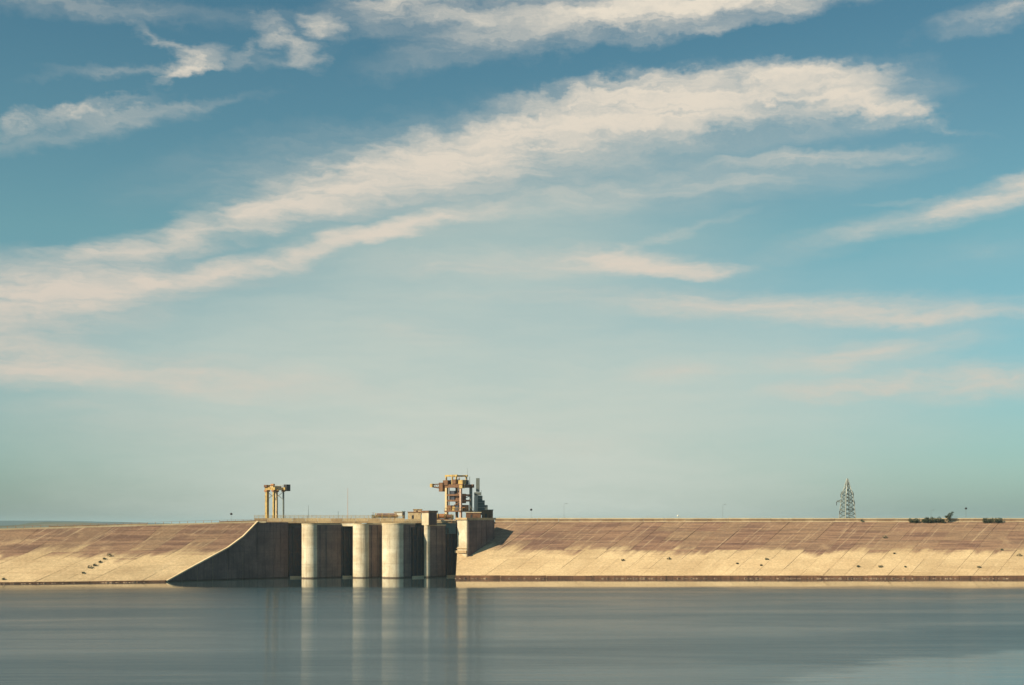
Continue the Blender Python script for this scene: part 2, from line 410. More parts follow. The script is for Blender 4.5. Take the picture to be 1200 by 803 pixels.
def water_mat():
    m, nt, b = new_mat('reservoir_water', 0.1, 0.5)
    P = wpos(nt)
    b.inputs['IOR'].default_value = 1.33
    b.inputs['Base Color'].default_value = (0.035, 0.06, 0.068, 1)
    # wind bands: long patches across the view where the ripples are stronger
    band = noise(nt, mapping(nt, P, rot=(0, 0, R(4)), scale=(0.007, 0.026, 0.02)), 1, 6, 0.6, 0.6)
    sep = nt.nodes.new('ShaderNodeSeparateXYZ'); nt.links.new(P, sep.inputs[0])
    # calm lee strip along the foot of the dam
    lee = smooth(nt, math_(nt, 'MULTIPLY_ADD', noise(nt, mapping(nt, P, scale=(0.02, 0.04, 0.02)), 1, 3), 40.0, sep.outputs[1]), 530, 565)
    # slick at the near right
    gr = nt.nodes.new('ShaderNodeTexGradient'); gr.gradient_type = 'SPHERICAL'
    wob = vmath(nt, 'MULTIPLY_ADD', vmath(nt, 'SUBTRACT', noise(nt, mapping(nt, P, scale=(0.05, 0.10, 0.1)), 1, 5, 0.65, color=True), (0.5, 0.5, 0.5)), (34, 26, 0), P)
    nt.links.new(mapping(nt, wob, (128, 195, 0), (0, 0, R(28)), (104, 82, 1), 'TEXTURE'), gr.inputs[0])
    slick = smooth(nt, gr.outputs['Fac'], 0.0, 0.12)
    r1 = noise(nt, mapping(nt, P, scale=(0.07, 1.1, 1)), 1, 3, 0.55)
    r2 = noise(nt, mapping(nt, P, scale=(0.02, 0.28, 1)), 1, 3, 0.5)
    hgt = math_(nt, 'MULTIPLY_ADD', r1, 0.5, math_(nt, 'MULTIPLY', r2, 1.0))
    amp = smooth(nt, band, 0.30, 0.70, 0.66, 1.0)
    amp = math_(nt, 'MULTIPLY', amp, math_(nt, 'MULTIPLY_ADD', slick, -0.45, 1.0))
    amp = math_(nt, 'MULTIPLY', amp, math_(nt, 'MULTIPLY_ADD', lee, -0.97, 1.0))
    bp = nt.nodes.new('ShaderNodeBump'); bp.inputs['Distance'].default_value = 0.16
    nt.links.new(math_(nt, 'MULTIPLY', amp, 0.9), bp.inputs['Strength'])
    nt.links.new(hgt, bp.inputs['Height']); nt.links.new(bp.outputs[0], b.inputs['Normal'])
    # ripple crests lie across the view: slopes vary mostly along y
    b.inputs['Anisotropic'].default_value = 1.0
    tg = nt.nodes.new('ShaderNodeCombineXYZ'); tg.inputs[1].default_value = 1.0; nt.links.new(tg.outputs[0], b.inputs['Tangent'])
    nt.links.new(math_(nt, 'MULTIPLY_ADD', amp, 0.155, 0.02), b.inputs['Roughness'])
    return m


M['water'] = water_mat()
g = MB(); g.poly([(-1500, -300, 0), (1500, -300, 0), (1500, 668, 0), (-1500, 668, 0)], [(0, 1, 2, 3)])
g.build('water', M['water'], kind='structure')


# ------------------------------------------------------------------ embankments
def clip(poly, a, n):
    """keep the part of a plan polygon where (p-a).n >= 0"""
    out = []
    for i, p in enumerate(poly):
        q = poly[(i + 1) % len(poly)]
        dp = (p[0] - a[0]) * n[0] + (p[1] - a[1]) * n[1]; dq = (q[0] - a[0]) * n[0] + (q[1] - a[1]) * n[1]
        if dp >= 0: out.append(p)
        if dp * dq < 0:
            t = dp / (dp - dq); out.append((p[0] + (q[0] - p[0]) * t, p[1] + (q[1] - p[1]) * t))
    return out


# right embankment: toe line y = 610, crest 39 m back, courses lean 35 m to the right on the way up
TOE_Y, RUN, LEAN, RISE = 610.0, 39.0, 35.0, 24.3
XL = at(534, TOE_Y).x
right = thing('embankment', 'long sloping concrete slab embankment filling the right half, brown stained along its upper courses', 'embankment', (XL, TOE_Y, 0))


def rz_(x, y): return RISE * (y - TOE_Y) / RUN


def loc(o, v): return (v[0] - o[0], v[1] - o[1], v[2] - o[2])


org = Vector((XL, TOE_Y, 0))
core = MB()
xr = 620
core.prism([(XL, TOE_Y), (xr, TOE_Y), (xr, TOE_Y + RUN), (XL, TOE_Y + RUN)], -3.9, [-0.35, -0.35, RISE - 0.35, RISE - 0.35])
core.prism([(XL, TOE_Y + RUN), (xr, TOE_Y + RUN), (xr, TOE_Y + RUN + 14), (XL, TOE_Y + RUN + 14)], -3.9, RISE - 0.35)
core.prism([(XL, TOE_Y + RUN + 14), (xr, TOE_Y + RUN + 14), (xr, TOE_Y + RUN + 80), (XL, TOE_Y + RUN + 80)], -3.9, [RISE - 0.35, RISE - 0.35, -3.8, -3.8])
o = core.build('core', M['joint'], right); o.location = (-org.x, -org.y, 0)

NR = 6


def build_slabs(parent, T, C, s_edges, rows, clips, zfun, mat, outside=None, gap=0.08, th=0.34):
    """T(s), C(s): toe and crest points; slabs between consecutive s and rows, clipped by plan half planes"""
    base = parent.location
    for i in range(len(s_edges) - 1):
        sa, sb = s_edges[i], s_edges[i + 1]
        for j in range(len(rows) - 1):
            ta, tb = rows[j], rows[j + 1]

            def pt(s, t):
                a, b = T(s), C(s); return (a[0] + (b[0] - a[0]) * t, a[1] + (b[1] - a[1]) * t)
            g2 = gap / 2 / (math.hypot(T(sb)[0] - T(sa)[0], T(sb)[1] - T(sa)[1]) + 1e-6) * (sb - sa) * 1.3
            gt = gap / 2 / 47.0 * 0.6
            g2 = g2 * random.uniform(0.5, 1.6)
            pl = [pt(sa + g2, ta + gt), pt(sb - g2, ta + gt), pt(sb - g2, tb - gt), pt(sa + g2, tb - gt)]
            for (a, n) in clips:
                if pl: pl = clip(pl, a, n)
            if len(pl) < 3: continue
            cx = sum(p[0] for p in pl) / len(pl); cy = sum(p[1] for p in pl) / len(pl); cz = zfun(cx, cy)
            d = random.uniform(-0.06, 0.06); tl = random.uniform(-0.008, 0.008)
            loc_ = [(p[0] - cx, p[1] - cy) for p in pl]
            zt = [zfun(*p) - cz + d + tl * q[0] for p, q in zip(pl, loc_)]
            m = MB(); m.prism(loc_, [z - th - 0.5 for z in zt], zt)
            o = m.build('slab', mat, parent); o.location = (cx - base.x, cy - base.y, cz - base.z)


def Tr(s): return (XL + s, TOE_Y)
def Cr(s): return (XL + s + LEAN, TOE_Y + RUN)


edges = [-38.0]
while edges[-1] < 268: edges.append(edges[-1] + random.uniform(9.0, 10.3))
rows = [0.0, 0.16, 0.33, 0.49, 0.66, 0.83, 1.0]
build_slabs(right, Tr, Cr, edges, rows, [((XL, 0), (1, 0))], rz_, M['slab'])
m = MB(); xs = edges[-1] + XL
m.prism([(xs + 0.2, TOE_Y), (xr, TOE_Y), (xr, TOE_Y + RUN), (xs + LEAN + 0.2, TOE_Y + RUN)], [-0.4, -0.4, RISE - 0.4, RISE - 0.4], [0, 0, RISE, RISE])
o = m.build('facing', M['slab'], right); o.location = (-org.x, -org.y, 0)
# wet toe beam
x = XL - 0.2
while x < 330:
    x2 = x + 19.6
    m = MB(); m.box(0, x2 - x - 0.12, -1.4, 0.3, -3.9, 1.25 + random.uniform(-0.08, 0.08))
    o = m.build('toe_beam', M['toe'], right); o.location = (x - org.x, TOE_Y - 0.6 + random.uniform(-0.06, 0.06) - org.y, 0)
    x = x2
m = MB(); m.box(0, xr - x, -1.4, 0.3, -3.9, 1.25); o = m.build('toe_beam', M['toe'], right); o.location = (x - org.x, TOE_Y - 0.6 - org.y, 0)

# left embankment: toe and crest lines drift nearer and lower towards the left
P0 = at(195, 574); P1 = at(338, 617)


def Tl(s): return (P0.x + s, 574 + 0.315 * s)
def Cl(s): return (P0.x + s + 31.6, 605.8 + 0.20 * s)
def Zl(s): return 24.0 + (0.030 * s if s > -110 else -3.3 + 0.004 * (s + 110))


def s_of(x, y):
    # solve point on the ruled surface for (s, t)
    s, t = x - P0.x, 0.5
    for _ in range(12):
        t = (y - Tl(s)[1]) / (Cl(s)[1] - Tl(s)[1]); s = x - P0.x - 31.6 * t
    return s, t


GP = [(-9, -9), (0, 0), (.33, .275), (.66, .545), (.83, .735), (1.0, 1.0), (9, 1.0)]


def gprof(t):
    for (a, ga), (b_, gb) in zip(GP, GP[1:]):
        if a <= t <= b_: return ga + (gb - ga) * (t - a) / (b_ - a)


def zl_(x, y):
    s, t = s_of(x, y); return Zl(s) * gprof(t)


def lpt(s, t): a, b_ = Tl(s), Cl(s); return (a[0] + (b_[0] - a[0]) * t, a[1] + (b_[1] - a[1]) * t)


left = thing('embankment', 'shorter sloping concrete slab embankment at the left ending at the dark wing wall', 'embankment', (P0.x, P0.y, 0))
lo = Vector(left.location)
core = MB()
ss = [-0.9] + [-6.0 * k for k in range(1, 26)] + [-400]
for a, b_ in zip(ss[1:], ss):
    for t0, t1 in ((0, .33), (.33, .66), (.66, .83), (.83, 1)):
        core.prism([lpt(a, t0), lpt(b_, t0), lpt(b_, t1), lpt(a, t1)], -3.9, [Zl(a) * gprof(t0) - .7, Zl(b_) * gprof(t0) - .7, Zl(b_) * gprof(t1) - .7, Zl(a) * gprof(t1) - .7])
    p, q = Cl(a), Cl(b_)
    core.prism([p, q, (q[0], q[1] + 14), (p[0], p[1] + 14)], -3.9, [Zl(a) - .35, Zl(b_) - .35, Zl(b_) - .35, Zl(a) - .35])
    core.prism([(p[0], p[1] + 14), (q[0], q[1] + 14), (q[0], q[1] + 70), (p[0], p[1] + 70)], -3.9, [Zl(a) - .35, Zl(b_) - .35, -3.8, -3.8])
o = core.build('core', M['joint'], left); o.location = -lo
edges = [-1.0]
while edges[-1] > -128: edges.append(edges[-1] - random.uniform(9.0, 10.4))
edges.reverse()
build_slabs(left, Tl, Cl, edges, rows, [], zl_, M['slab'])
m = MB(); e0 = edges[0]
for t0, t1 in ((0, .33), (.33, .66), (.66, .83), (.83, 1)):
    zz = [Zl(-400) * gprof(t0), Zl(e0) * gprof(t0), Zl(e0) * gprof(t1), Zl(-400) * gprof(t1)]
    m.prism([lpt(-400, t0), lpt(e0 - .2, t0), lpt(e0 - .2, t1), lpt(-400, t1)], [z - .5 for z in zz], zz)
o = m.build('facing', M['slab'], left); o.location = -lo
s = 0.0
while s > -150:
    s2 = s - 19.8; a = Tl(s2 + 0.06); b_ = Tl(s - 0.06)
    m = MB(); m.prism([(a[0], a[1] - 1.4), (b_[0], b_[1] - 1.4), (b_[0], b_[1] + .3), (a[0], a[1] + .3)], -3.9, 0.62 + random.uniform(-.06, .06))
    o = m.build('toe_beam', M['toe'], left); o.location = (-lo.x, -lo.y, 0)
    s = s2

# loose stones washed against the foot of both banks
def stone(m, x, y, z, r):
    n = 6; vs = []
    for (zz, k) in ((-.5, .8), (.1, 1.0), (.55, .55)):
        for i in range(n):
            t = 2 * math.pi * i / n + random.random() * .5; q = k * r * random.uniform(.7, 1.2); vs.append((x + q * 1.3 * math.cos(t), y + q * math.sin(t), z + zz * r))
    fs = [tuple(reversed(range(n))), tuple(range(2 * n, 3 * n))]
    for k in range(2): fs += [(k * n + i, k * n + (i + 1) % n, (k + 1) * n + (i + 1) % n, (k + 1) * n + i) for i in range(n)]
    m.poly(vs, fs)


M['stone'] = concrete('shore_stone', (0.36, 0.25, 0.17), (0.16, 0.10, 0.07), (0.06, 0.04, 0.03), 0.2, 0.5, wet=False)
m = MB()
for c_ in range(46):
    cx_ = random.uniform(XL + 3, 290)
    for k in range(random.randint(2, 7)): stone(m, cx_ + random.gauss(0, 3.0), TOE_Y - 2.2 - random.random() * .9, random.uniform(-.1, .15), random.uniform(.2, .62))
for c_ in range(22):
    s_ = random.uniform(-125, -3)
    for k in range(random.randint(2, 6)):
        q_ = s_ + random.gauss(0, 2.5); stone(m, P0.x + q_, 574 + .315 * q_ - 1.9 - random.random() * .8, random.uniform(-.1, .1), random.uniform(.2, .55))
o = m.build('rubble', M['stone'], kind='stuff'); tag(o, 'loose stones washed up along the foot of both embankments', 'rubble')

# ------------------------------------------------------------------ crest parapets
LX = Vector((0.743, -0.669, 0)); LY = Vector((0.669, 0.743, 0)); RZ = math.atan2(-0.669, 0.743)

par = thing('parapet', 'low brown parapet wall with a pale cap along the crest of the right embankment', 'parapet', (at(580, 649).x, 649.4, RISE - 0.3))
x, k = 0.0, 0
px_end = 330 - par.location.x
kerb0 = None
while x < px_end:
    w = 9.7
    m = MB(); m.box(0, w - 0.08, 0.35, 0.75, 0.0, 1.55 + random.uniform(-.03, .03)); o = m.build('wall_panel', M['parapet'], par); o.location = (x, 0, 0)
    m = MB(); m.box(0, w - 0.14, 0.2, 0.95, 1.56, 2.05 + random.uniform(-.05, .05)); o = m.build('cap', M['coping'], par); o.location = (x, 0, 0)
    m = MB(); m.box(0, w - 0.1, -0.35, 0.34, -0.1, 0.62 + random.uniform(-.05, .05)); o = m.build('kerb', M['coping'], par); o.location = (x, 0, 0)
    x += w
m = MB()
x = 2.0
while x < px_end - 4:
    m.bar((x, 0.55, 2.0), (x, 0.55, 2.75), 0.14); x += random.choice([7.5, 7.5, 7.5, 15.0])
m.bar((1, 0.55, 2.72), (px_end - 4, 0.55, 2.72), 0.05)
m.build('rail', M['galv'], par)

parl = thing('parapet', 'low worn parapet with rusty rail along the lower crest of the left embankment', 'parapet', (0, 0, 0))
s = 3.0; m_r = MB()
while s > -160:
    s2 = s - 9.7
    a, b_ = Cl(s2 + 0.05), Cl(s - 0.05); za, zb = Zl(s2), Zl(s)
    def q(p, dy): return (p[0], p[1] + dy)
    m = MB(); m.prism([q(a, .1), q(b_, .1), q(b_, .8), q(a, .8)], [za - .2, zb - .2] * 1 + [zb - .2, za - .2], [za + .55, zb + .55, zb + .55, za + .55]); m.build('kerb', M['coping'] if random.random() < .75 else M['parapet'], parl)
    if random.random() < .3:
        m = MB(); m.prism([q(a, .95), q(b_, .95), q(b_, 1.3), q(a, 1.3)], [za - .2, zb - .2, zb - .2, za - .2], [za + 1.0, zb + 1.0, zb + 1.0, za + 1.0]); m.build('wall_panel', M['parapet'], parl)
    for k in range(3):
        t = k / 3; p = (a[0] + (b_[0] - a[0]) * t, a[1] + 1.6 + (b_[1] - a[1]) * t); z = za + (zb - za) * t
        m_r.bar((p[0], p[1], z - .2), (p[0], p[1], z + 1.5), 0.13)
    m_r.bar((a[0], a[1] + 1.6, za + 1.45), (b_[0], b_[1] + 1.6, zb + 1.45), 0.08)
    s = s2
m_r.build('rail', M['orange'], parl)

# ------------------------------------------------------------------ wing wall (left abutment)
d = (P1 - P0); L = d.length; dn = d.normalized(); nrm = Vector((-dn.y, dn.x, 0))   # nrm points back-left, into the bank
wing = thing('wing_wall', 'stained vertical wing wall, colour darkened to carry its shade, closing off the left embankment', 'retaining wall', P0)


def wz(t):  # height of the wall top along its length
    p = P0 + d * t
    ts = 0.735
    return 24.1 * gprof(min(1.0, t / ts))


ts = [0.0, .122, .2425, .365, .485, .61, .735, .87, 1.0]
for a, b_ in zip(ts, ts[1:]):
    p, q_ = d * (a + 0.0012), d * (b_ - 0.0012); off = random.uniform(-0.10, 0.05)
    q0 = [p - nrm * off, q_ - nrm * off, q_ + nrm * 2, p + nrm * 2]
    m = MB(); m.prism([(v.x, v.y) for v in q0], -3.9, [wz(a), wz(b_), wz(b_), wz(a)]); m.build('wall_panel', M['shadewall'], wing)
# sunlit coping up the slope, standing proud of the slabs
m = MB()
for a, b_ in zip(ts[:7], ts[1:7]):
    p, q_ = d * a, d * b_
    q0 = [p - nrm * .35, q_ - nrm * .35, q_ + nrm * 5.5, p + nrm * 5.5]
    m2 = MB(); m2.prism([(v.x, v.y) for v in q0], [wz(a) + .01, wz(b_) + .01, wz(b_) + .01, wz(a) + .01], [wz(a) + .55, wz(b_) + .55, wz(b_) + .55, wz(a) + .55]); m2.build('coping', M['coping'], wing)

# solid bank behind the wing wall, between the embankment and the first bay
fill = MB(); e1, e2 = Tl(-1), Cl(-1)
a = P0 + d * .735 + nrm * 2; b_ = P1 + nrm * 2
for t0, t1 in ((0, .33), (.33, .66), (.66, .83), (.83, 1)):
    p, q_ = lpt(-1, t0), lpt(-1, t1); v, u_ = P0 + d * .735 * t0 + nrm * 2, P0 + d * .735 * t1 + nrm * 2
    fill.prism([p, (p[0] + .5, p[1]), (q_[0] + .5, q_[1]), q_], -3.9, [24 * gprof(t0) - .1, 24 * gprof(t0) - .1, 24 * gprof(t1) - .1, 24 * gprof(t1) - .1])
fill.prism([(e2[0], e2[1]), (a.x, a.y), (b_.x, b_.y), (b_.x + 12, b_.y + 26), (e2[0], e2[1] + 40)], -3.9, 24.0)
o = fill.build('backfill', M['slab'], wing); o.location = -P0

# ------------------------------------------------------------------ piers
def pier_width(a, b, Y, c=0.0, cl=0.0):
    X0 = (a - 600) / F * Y - .5 * cl; s_ = (b - 600) / F; return (s_ * (Y + .743 * c) - X0 - .669 * c) / (0.743 + 0.669 * s_)


PIERS = []


def make_pier(PY, pa, pb, top, length, chL, chR, label, rnd=False):
    if rnd:
        w = (pb - pa) / F * PY / 0.74; r = w / 2
        c = at(pa, PY) + Vector((r, 0, 0)); o_ = c - LX * r - LY * (r * .9)
        n = 16
        plan = [(r - r * math.cos(math.pi * k / n), r * .9 - r * .9 * math.sin(math.pi * k / n)) for k in range(n + 1)]
        nl = r * .9 + .6; plan = plan + [(w, length), (0, length)]
    else:
        w = pier_width(pa, pb, PY, chR, chL); o_ = at(pa, PY) - Vector((.5 * chL, 0, 0))
        plan = [(0, chL), (chL * .35, chL * .35), (chL, 0), (w - chR, 0), (w - chR * .35, chR * .35), (w, chR), (w, length), (0, length)]
        nl = 1.2 + chR
    t = thing('pier', label, 'dam pier', o_, RZ, 'concrete piers between the sluice bays')
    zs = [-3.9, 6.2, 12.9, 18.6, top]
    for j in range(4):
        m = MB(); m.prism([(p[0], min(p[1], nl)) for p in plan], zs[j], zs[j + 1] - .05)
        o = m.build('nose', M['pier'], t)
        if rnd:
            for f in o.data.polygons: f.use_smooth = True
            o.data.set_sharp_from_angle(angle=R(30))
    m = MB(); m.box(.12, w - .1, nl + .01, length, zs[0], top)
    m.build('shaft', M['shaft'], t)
    # gate slot liners standing slightly proud
    m = MB(); m.box(w - 0.09, w + 0.12, 5.6, 6.1, -3, top - .5); m.box(w - .09, w + .12, 9.1, 9.5, -3, top - .5); m.build('gate_guide', M['shadewall'], t)
    e = 0.06
    pl2 = [(p[0] + (e if p[0] > w / 2 else -e), p[1] + (-e if p[1] < length / 2 else e)) for p in plan]
    m = MB(); m.prism(pl2, top + 0.01, top + 0.55); m.build('cap', M['coping'], t)
    PIERS.append((o_, w, top)); return t


make_pier(613, 353, 368.5, 23.0, 18, 1.2, 3.2, 'leftmost pale concrete pier, beside the dark wing wall', True)
make_pier(618.5, 413, 429, 23.0, 18, 1.2, 2.6, 'second pale concrete pier from the left, after the widest dark bay', True)
make_pier(618, 447, 468.5, 23.2, 12.5, 0.8, 1.0, 'widest and brightest pale concrete pier, in the middle of the group', True)
make_pier(621.5, 496.8, 502, 22.6, 12.5, 0.3, 0.4, 'slender pale pier under the tall square block, just left of the last bay', True)

# tide ledges at the foot of the piers
# right abutment tower and its dark flank
AY = 628.0
aw = pier_width(535.5, 547, AY); ao = at(535.5, AY)
ab = thing('abutment', 'tall abutment with a narrow sunlit front rising from the right embankment below the big crane', 'abutment', ao, RZ)
m = MB(); m.box(0, aw, 0, 18, -3.9, 25.2, 0.25); m.build('tower', M['pier'], ab)
m = MB(); m.box(aw + 0.0, aw + .3, .8, 17.6, 6, 25.0); o = m.build('shade_panel', M['shadewall'], ab)  # added dark sheet that paints the shade of the right flank
m = MB(); m.box(-.4, aw + .5, -.5, 18.3, 25.21, 26.1); m.build('cap', M['deck'], ab)
m = MB(); m.box(-.8, aw + .3, -.7, -.01, 10.6, 11.7); m.box(-.3, aw + .1, -.35, -.01, 12.4, 12.8); m.build('ledge', M['deck'], ab)
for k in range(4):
    m = MB(); m.box(aw + .3, aw + .5, 2.2 + k * 3.4, 2.6 + k * 3.4, 8, 25.0); m.build('buttress_rib', M['shadewall'], ab)

# ------------------------------------------------------------------ sluice gates
def gate(A, B, z1, label, mats, n, group='closed sluice gates between the piers'):
    d = B - A; L = d.length; t = thing('sluice_gate', label, 'sluice gate', A, math.atan2(d.y, d.x), group)
    zrows = [-3, 5.5, 11, 16.5, z1]
    for j, (za, zb) in enumerate(zip(zrows, zrows[1:])):
        m = MB(); m.box(0, L, 0, .5, za, zb - .02); m.build('skin_plate', mats[0], t)
    for k in range(n):
        x = (k + .5) / n * L; m = MB(); m.box(x - .22, x + .22, -.45, 0, -3, z1 - .3); m.build('rib', mats[1], t)
    m = MB(); m.box(0.3, L - .3, -1.3, -.46, -1, .75); m.build('sill', M['coping'], t)
    return t


def pr(i, y): o_, w, _ = PIERS[i]; return o_ + LX * (w - .1) + LY * y
def pl_(i, y): return PIERS[i][0] + LY * y


gate(P1 + dn * .2, pl_(0, 15), 22, 'dark steel sluice gate in the narrow gap beside the wing wall', (M['gate'], M['black']), 4)
gate(pr(0, 17.7), pl_(1, 17.7), 22, 'dark steel sluice gate in the widest bay, between the first and second pier', (M['gate'], M['black']), 7)
gate(pr(1, 13), pl_(2, 13), 22, 'dark steel sluice gate in the bay left of the widest pier', (M['gate'], M['gate_rust']), 5)
gate(pr(2, 10.0), pl_(3, 10.0), 22, 'rust brown ribbed sluice gate in the bay right of the widest pier', (M['gate'], M['gate_rust']), 7)
gate(pr(3, 11.5), ao + LY * 8.0, 22, 'rust brown ribbed sluice gate in the bay beside the right abutment', (M['gate'], M['gate_rust']), 6)

# ------------------------------------------------------------------ service bridge over the bays
BA = R(10); BY = 617.5; BX = (298 - 600) / F * BY; DY0, DY1 = 0.0, 54.0


def bxy(px):
    u = (px - 600) / F; x = u * (BY - math.tan(BA) * BX) / (1 - u * math.tan(BA)); return x, BY + (x - BX) * math.tan(BA)


def bx(px): return (bxy(px)[0] - BX) / math.cos(BA)
def by(px, off=0.0): return bxy(px)[1] + off


xa, xb, xc = 0.0, bx(474), bx(534.5)
br = thing('service_bridge', 'tan concrete service bridge with a thin rail running over the pier tops', 'bridge', (BX, BY, 0), BA)
n = 12
for k in range(n):
    x0, x1 = (xb - xa) * k / n, (xb - xa) * (k + 1) / n
    m = MB(); m.box(x0 + .03, x1 - .03, -2.2, DY1 - DY0, 23.75, 24.55); m.build('deck_slab', M['deck'], br)
    m = MB(); m.box(x0 + .05, x1 - .05, -2.0, -1.6, 24.56, 25.9 + random.uniform(-.06, .06)); m.build('fascia_panel', M['tan'] if k % 3 else M['deck'], br)
for (p_a, p_b) in ((339, 352), (369, 412), (430, 446), (470, 495), (504, 534)):
    a, b_ = bx(p_a), bx(p_b + 12)
    m = MB(); m.box(a + .5, b_, 1.2, 2.2, 22.0, 23.74); m.build('girder', M['girder'], br)
    m = MB(); m.box(a + .5, b_, 7.5, 8.5, 21.6, 23.74); m.build('girder', M['girder'], br)
m = MB(); m.box(xb - xa + .03, xc - xa, -2.2, 16, 23.75, 24.75); m.build('deck_slab', M['deck'], br)
for k in range(3):
    q0 = bx(474.5) + k * (bx(494) - bx(474.5)) / 3; q1 = q0 + (bx(494) - bx(474.5)) / 3 - .06
    m = MB(); m.box(q0, q1, -2.1, -1.7, 24.76, 25.5 + .12 * (k % 2)); m.build('fascia_panel', M['tan'], br)
m = MB(); m.box(xc - 9, xc + 12, 16.1, 54, 23.75, 24.75); m.build('deck_slab', M['girder'], br)
# bearing brackets lit at the right end of the spans
for (p_a, p_b) in ((399, 413.5), (436.5, 449)):
    a, b_ = bx(p_a), bx(p_b)
    m = MB(); m.prism([(a, -2.6), (b_, -6.5), (b_, -2.3), (a, -2.3)], 22.4, 23.6); m.build('bracket', M['pier'], br)
m = MB()
x = 0.0
while x < xb - xa:
    m.bar((x, -1.8, 25.6), (x, -1.8, 27.1), 0.14); x += 1.9
for z in (26.3, 26.7, 27.1): m.bar((0, -1.8, z), (xb - xa, -1.8, z), 0.12)
m.build('railing', M['yellow'], br, kind='stuff')


def block(name, label, cat, px0, px1, py0, py1, Y, dep, mat, group=None, bev=0.0, extra=None):
    """a box standing between two columns and rows of the dam front at depth Y"""
    a = at(px0, Y); b_ = at(px1, Y); z1, z0 = zat(py0, Y), zat(py1, Y)
    t = thing(name, label, cat, (a.x, Y, z0), 0, group)
    m = MB(); m.box(0, b_.x - a.x, 0, dep, 0, z1 - z0, bev); m.build('body', mat, t)
    if extra: extra(t, b_.x - a.x, dep, z1 - z0)
    return t


def roofed(mat, doors=True):
    def f(t, w, dp, h):
        m = MB(); m.box(-.25, w + .25, -.25, dp + .25, h + .01, h + .3); m.build('roof', mat, t)
        if doors and w > 2:
            m = MB(); m.box(w * .3, w * .3 + .9, -.06, -.001, 0, min(2.1, h * .8)); m.build('door', M['black'], t)
    return f


# tall block over the slender pier (rotated with the piers)
tb = thing('hoist_tower', 'tall pale square concrete block with dark cap standing on the slender pier', 'hoist tower', at(494, 627, 0) * 1.0, RZ)
tb.location = (at(494, 622).x, 622.5, 22.9)
m = MB(); m.box(0, 4.3, 0, 5.2, 0, 5.4, .1); m.build('body', M['pier'], tb)
m = MB(); m.box(4.3, 4.42, .2, 5.0, 0, 5.3); m.build('shade_panel', M['shadewall'], tb)  # thin dark sheet added to paint shade on the block's right side
m = MB(); m.box(-.3, 4.6, -.3, 5.5, 5.41, 6.3); m.build('cap', M['brown'], tb)

block('machine_house', 'small pale flat roofed hut on the bridge right of the widest pier', 'hut', 478, 493, 600.5, 609.5, by(485, 4), 5, M['tan'], None, 0, roofed(M['orange']))
block('machine_house', 'low tan hut with yellow frame touching the hoist tower', 'hut', 484.5, 493.8, 597.5, 603, by(488, 9), 4, M['tan'], None, 0, roofed(M['yellow']))
block('control_cabinet', 'white capped cabinet on the bridge above the widest pier', 'cabinet', 462, 471, 600.5, 605, by(466, 6), 3, M['white'], None, 0, roofed(M['coping'], False))
t = block('steel_post', 'short dark post between the white capped cabinet and the pale hut', 'post', 471.6, 474.4, 600, 611, by(473, -1), 1.1, M['black'], None, .2)
m = MB(); m.box(-.2, 1.25, -.2, 1.3, 4.2, 4.5); m.build('cap', M['teal'], t)

# pipe bundle above the widest pier
pb = thing('pipe_bundle', 'rusty stack of pipes on saddles above the widest pier', 'pipes', (at(438.5, by(438.5)).x, by(438.5, -1.2), 25.95), BA)
for k, (y, z, r) in enumerate([(0, .45, .34), (.9, .45, .34), (1.8, .45, .34), (.45, 1.15, .32), (1.35, 1.15, .32), (.9, 1.8, .28)]):
    m = MB(); m.taper((0.3 + .2 * k, y, z), (10.6 - .2 * (k % 3), y, z), r, r, 10); m.build('pipe', M['orange'] if k % 2 else M['brown'], pb)
for x in (.8, 3.6, 6.6, 9.6):
    m = MB(); m.box(x - .15, x + .15, -.5, 2.3, -1.4, .12); m.box(x - .15, x + .15, -.55, -.35, 0, 2.2); m.box(x - .15, x + .15, 2.2, 2.4, 0, 2.2); m.build('saddle', M['tan'], pb)
gc = thing('valve', 'small green valve wheel housing left of the rusty pipes', 'valve', (at(441, by(441)).x - 2.0, by(438.5, -1.0), 25.95))
m = MB(); m.box(0, 1.3, 0, 1.2, 0, 1.5, .2); m.build('body', M['teal'], gc)
m = MB(); m.taper((.65, .6, 1.5), (.65, .6, 2.3), .08, .08, 6); m.taper((.65, .6, 2.3), (.65, .6, 2.4), .5, .5, 12); m.build('handwheel', M['orange'], gc)

# teal hoist beam across the last bay and the rusty winches on it
hb = thing('hoist_beam', 'dark teal steel beam spanning the last bay beside the right abutment', 'beam', (at(511.5, 629).x, 628.6, zat(625.5, 628.6)))
wb = at(534.2, 628.6).x - at(511.5, 628.6).x
m = MB(); m.box(0, wb, 0, .5, .2, 4.4); m.build('web', M['teal'], hb)
m = MB(); m.box(0, wb, -.4, .9, 0, .2); m.build('flange', M['grey'], hb)
m = MB(); m.box(0, wb, -.4, .9, 4.41, 4.6); m.build('flange', M['grey'], hb)
for k in range(5):
    x = (k + .5) / 5 * wb; m = MB(); m.box(x - .1, x + .1, -.35, -.01, .21, 4.4); m.build('stiffener', M['teal'], hb)


